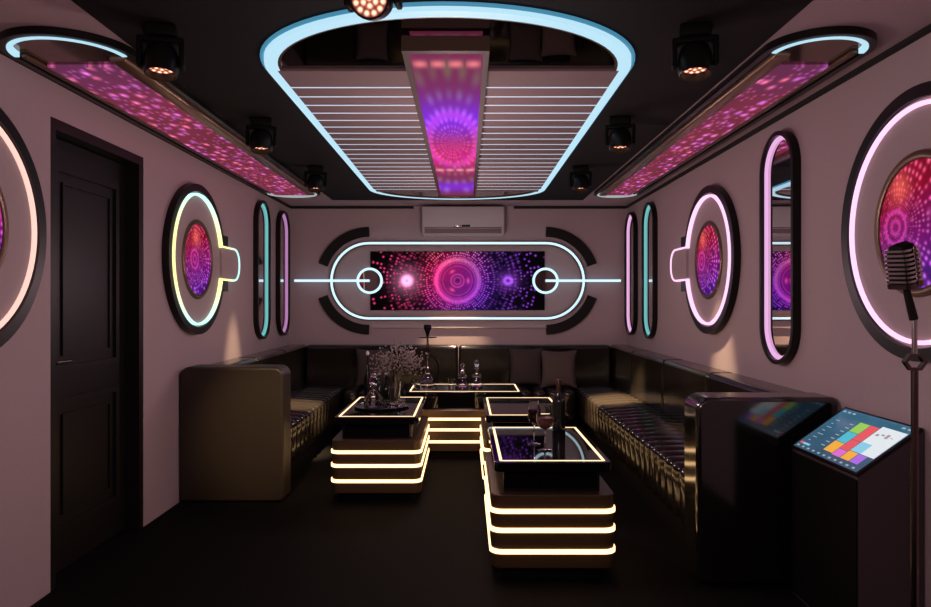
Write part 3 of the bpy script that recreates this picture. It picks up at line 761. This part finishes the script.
# ------------------------------------------------------------------ kiosk
kx0, kx1, ky0, ky1, kz0, kz1 = 1.494, XR-.006, 2.70, 3.245, .660, .837
k = thing('touch_screen_kiosk', 'dark song kiosk with lit tilted touch screen beside the sofa arm', 'kiosk', ((kx0+kx1)/2, (ky0+ky1)/2, 0))
fK = lambda u, v, d: (u, d, v)
MB().prism([(kx0, 0), (kx1, 0), (kx1, kz1), (kx0, kz0)], fK, ky0, ky1, bevel=.004, seg=1).build('cabinet', M['kiosk'], k, smooth=False)
MB().box(kx0-.006, kx0+.002, ky0+.004, ky1-.004, .01, kz0-.012, .002).build('front_panel', M['black_matte'], k, smooth=False)
sl_v = Vector((kx1-kx0, 0, kz1-kz0)); sl_n = Vector((-(kz1-kz0), 0, kx1-kx0)).normalized()
LS = sl_v.length; su = sl_v.normalized()
def kp(a, c, h):    # a: 0..1 along the screen (far end to near end), c: 0..1 from lower to upper edge, h: height above the slope
    return Vector((kx0, ky1+(ky0-ky1)*a, kz0))+su*(LS*c)+sl_n*h
def slab(bb, a0, a1, c0, c1, h0, h1, mi=0):
    g = bmesh.new(); vs = [g.verts.new(kp(a, c, h)) for h in (h0, h1) for a, c in ((a0, c0), (a1, c0), (a1, c1), (a0, c1))]
    for q in ((0, 1, 2, 3), (4, 5, 6, 7), (0, 1, 5, 4), (1, 2, 6, 5), (2, 3, 7, 6), (3, 0, 4, 7)): g.faces.new([vs[i] for i in q])
    bmesh.ops.recalc_face_normals(g, faces=g.faces); bb.merge(g, mi)
b = MB(); slab(b, 0, 1, 0, 1, .0005, .014); mon = b.build('monitor', M['black'], k, smooth=False)
b = MB(); b.face_uv([kp(.025, .03, .0145), kp(.975, .03, .0145), kp(.975, .97, .0145), kp(.025, .97, .0145)], [(-1, -1), (1, -1), (1, 1), (-1, 1)])
b.build('display', M['touch'], mon)
tiles = [(.40, .53, .60, .80, 'green'), (.40, .53, .38, .59, 'teal'), (.40, .53, .16, .37, 'orange'), (.54, .655, .49, .80, 'red'), (.54, .655, .28, .48, 'red'), (.54, .655, .14, .27, 'magenta'),
         (.665, .78, .14, .30, 'orange'), (.665, .965, .31, .84, 'pale'), (.665, .80, .31, .50, 'sky'), (.79, .895, .14, .30, 'violet')]
for a0, a1, c0, c1, cn in tiles:
    e = .0003 if cn == 'sky' else 0
    b = MB(); slab(b, a0, a1, c0, c1, .0146, .0152+e); b.build('app_tile', M['ui_'+cn], mon, smooth=False)
for r_ in range(7):
    c = .22+r_*.082
    b = MB(); slab(b, .10, .13+.07*((r_*37) % 5)/5, c, c+.012, .0146, .0150); b.build('menu_line', M['ui_text'], mon, smooth=False)
    b = MB(); slab(b, .31, .36, c, c+.016, .0146, .0150); b.build('menu_button', M['ui_text'], mon, smooth=False)
for q in range(11): b = MB(); slab(b, .055+q*.083, .055+q*.083+.032, .06, .088, .0146, .0150); b.build('dock_icon', M['ui_text'], mon, smooth=False)
for q in (.05, .12, .19, .84, .91): b = MB(); slab(b, q, q+.04, .90, .93, .0146, .0150); b.build('status_icon', M['ui_text'], mon, smooth=False)
b = MB(); slab(b, .05, .09, .12, .16, .0146, .0150); b.build('record_button', M['ui_red'], mon, smooth=False)
b = MB(); slab(b, .095, .20, .12, .155, .0146, .0150); b.build('progress_bar', M['ui_sky'], mon, smooth=False)
for q in range(4): b = MB(); slab(b, .70+q*.055, .735+q*.055, .66+.03*(q % 2), .70+.02*(q % 3), .0153, .0156); b.build('picture_mark', M['ui_dark'], mon, smooth=False)

# ------------------------------------------------------------------ microphone
mx, my = 1.107, 1.75
st = thing('microphone_stand', 'dark metal microphone stand rising at the right edge', 'microphone stand', (mx, my, 0))
MB().lathe([(0, 0), (.135, 0), (.14, .006), (.13, .018), (.03, .028), (.014, .05), (0, .05)], 40, (mx, my, .0005)).build('base', M['black'], st)
MB().tube([(mx, my, .03), (mx, my, 1.165)], .0085, 16).build('pole', M['chrome_dark'], st)
b = MB(); hexa = [(.0245*math.cos(PI/3*q), .0195*math.sin(PI/3*q)) for q in range(6)]
b.sweep(hexa, .007, lambda u, v, d: (mx+u, my+d, 1.180+v), -.007, .007); b.build('clamp_ring', M['chrome_dark'], st, smooth=False)
MB().tube([(mx, my, 1.20), (mx-.001, my, 1.292)], .0062, 14).build('upper_rod', M['chrome'], st)
A = Vector((mx-.002, my, 1.285)); Bv = Vector((mx-.026, my-.006, 1.366))
mc = thing('microphone', 'retro ribbed silver microphone in front of the large pink ring light', 'microphone', A)
MB().tube([A, A+(Bv-A)*.5, Bv], .0105, 14, r_end=.0085).build('swivel', M['black'], mc)
Rm = Matrix.Translation(Bv) @ Matrix.Rotation(math.radians(-14), 4, 'Y') @ Matrix.Rotation(math.radians(24), 4, 'Z') @ Matrix.Rotation(math.radians(8), 4, 'X')
# head outline in side view (local y-z), width along local x
prof = [(-.022, .0), (.022, .0), (.027, .012), (.028, .06), (.026, .086), (.018, .104), (.0, .111), (-.018, .104), (-.026, .086), (-.028, .06), (-.027, .012)]
b = MB(); b.prism(prof, lambda u, v, d: tuple(Rm @ Vector((d, u, v))), -.026, .026, bevel=.010, seg=3); b.build('head', M['black_matte'], mc)
for q in range(8):
    z0 = .014+q*.0108
    wv = .0285 if z0 < .075 else .0285-.22*(z0-.075)
    b = MB(); b.sweep(rrect(-.0285, .0285, -wv-.002, wv+.002, .012, 5), .005, lambda u, v, d: tuple(Rm @ Vector((u, v, d))), z0, z0+.0056); b.build('grille_rib', M['chrome'], mc)
b = MB(); b.box(-.004, .004, -.034, -.027, .004, .100, .002, xf=Rm); b.build('spine', M['chrome_dark'], mc)
b = MB(); b.sweep(rrect(-.0290, .0290, -.029, .029, .012, 5), .006, lambda u, v, d: tuple(Rm @ Vector((u, v, d))), -.001, .011); b.build('collar', M['chrome_dark'], mc)
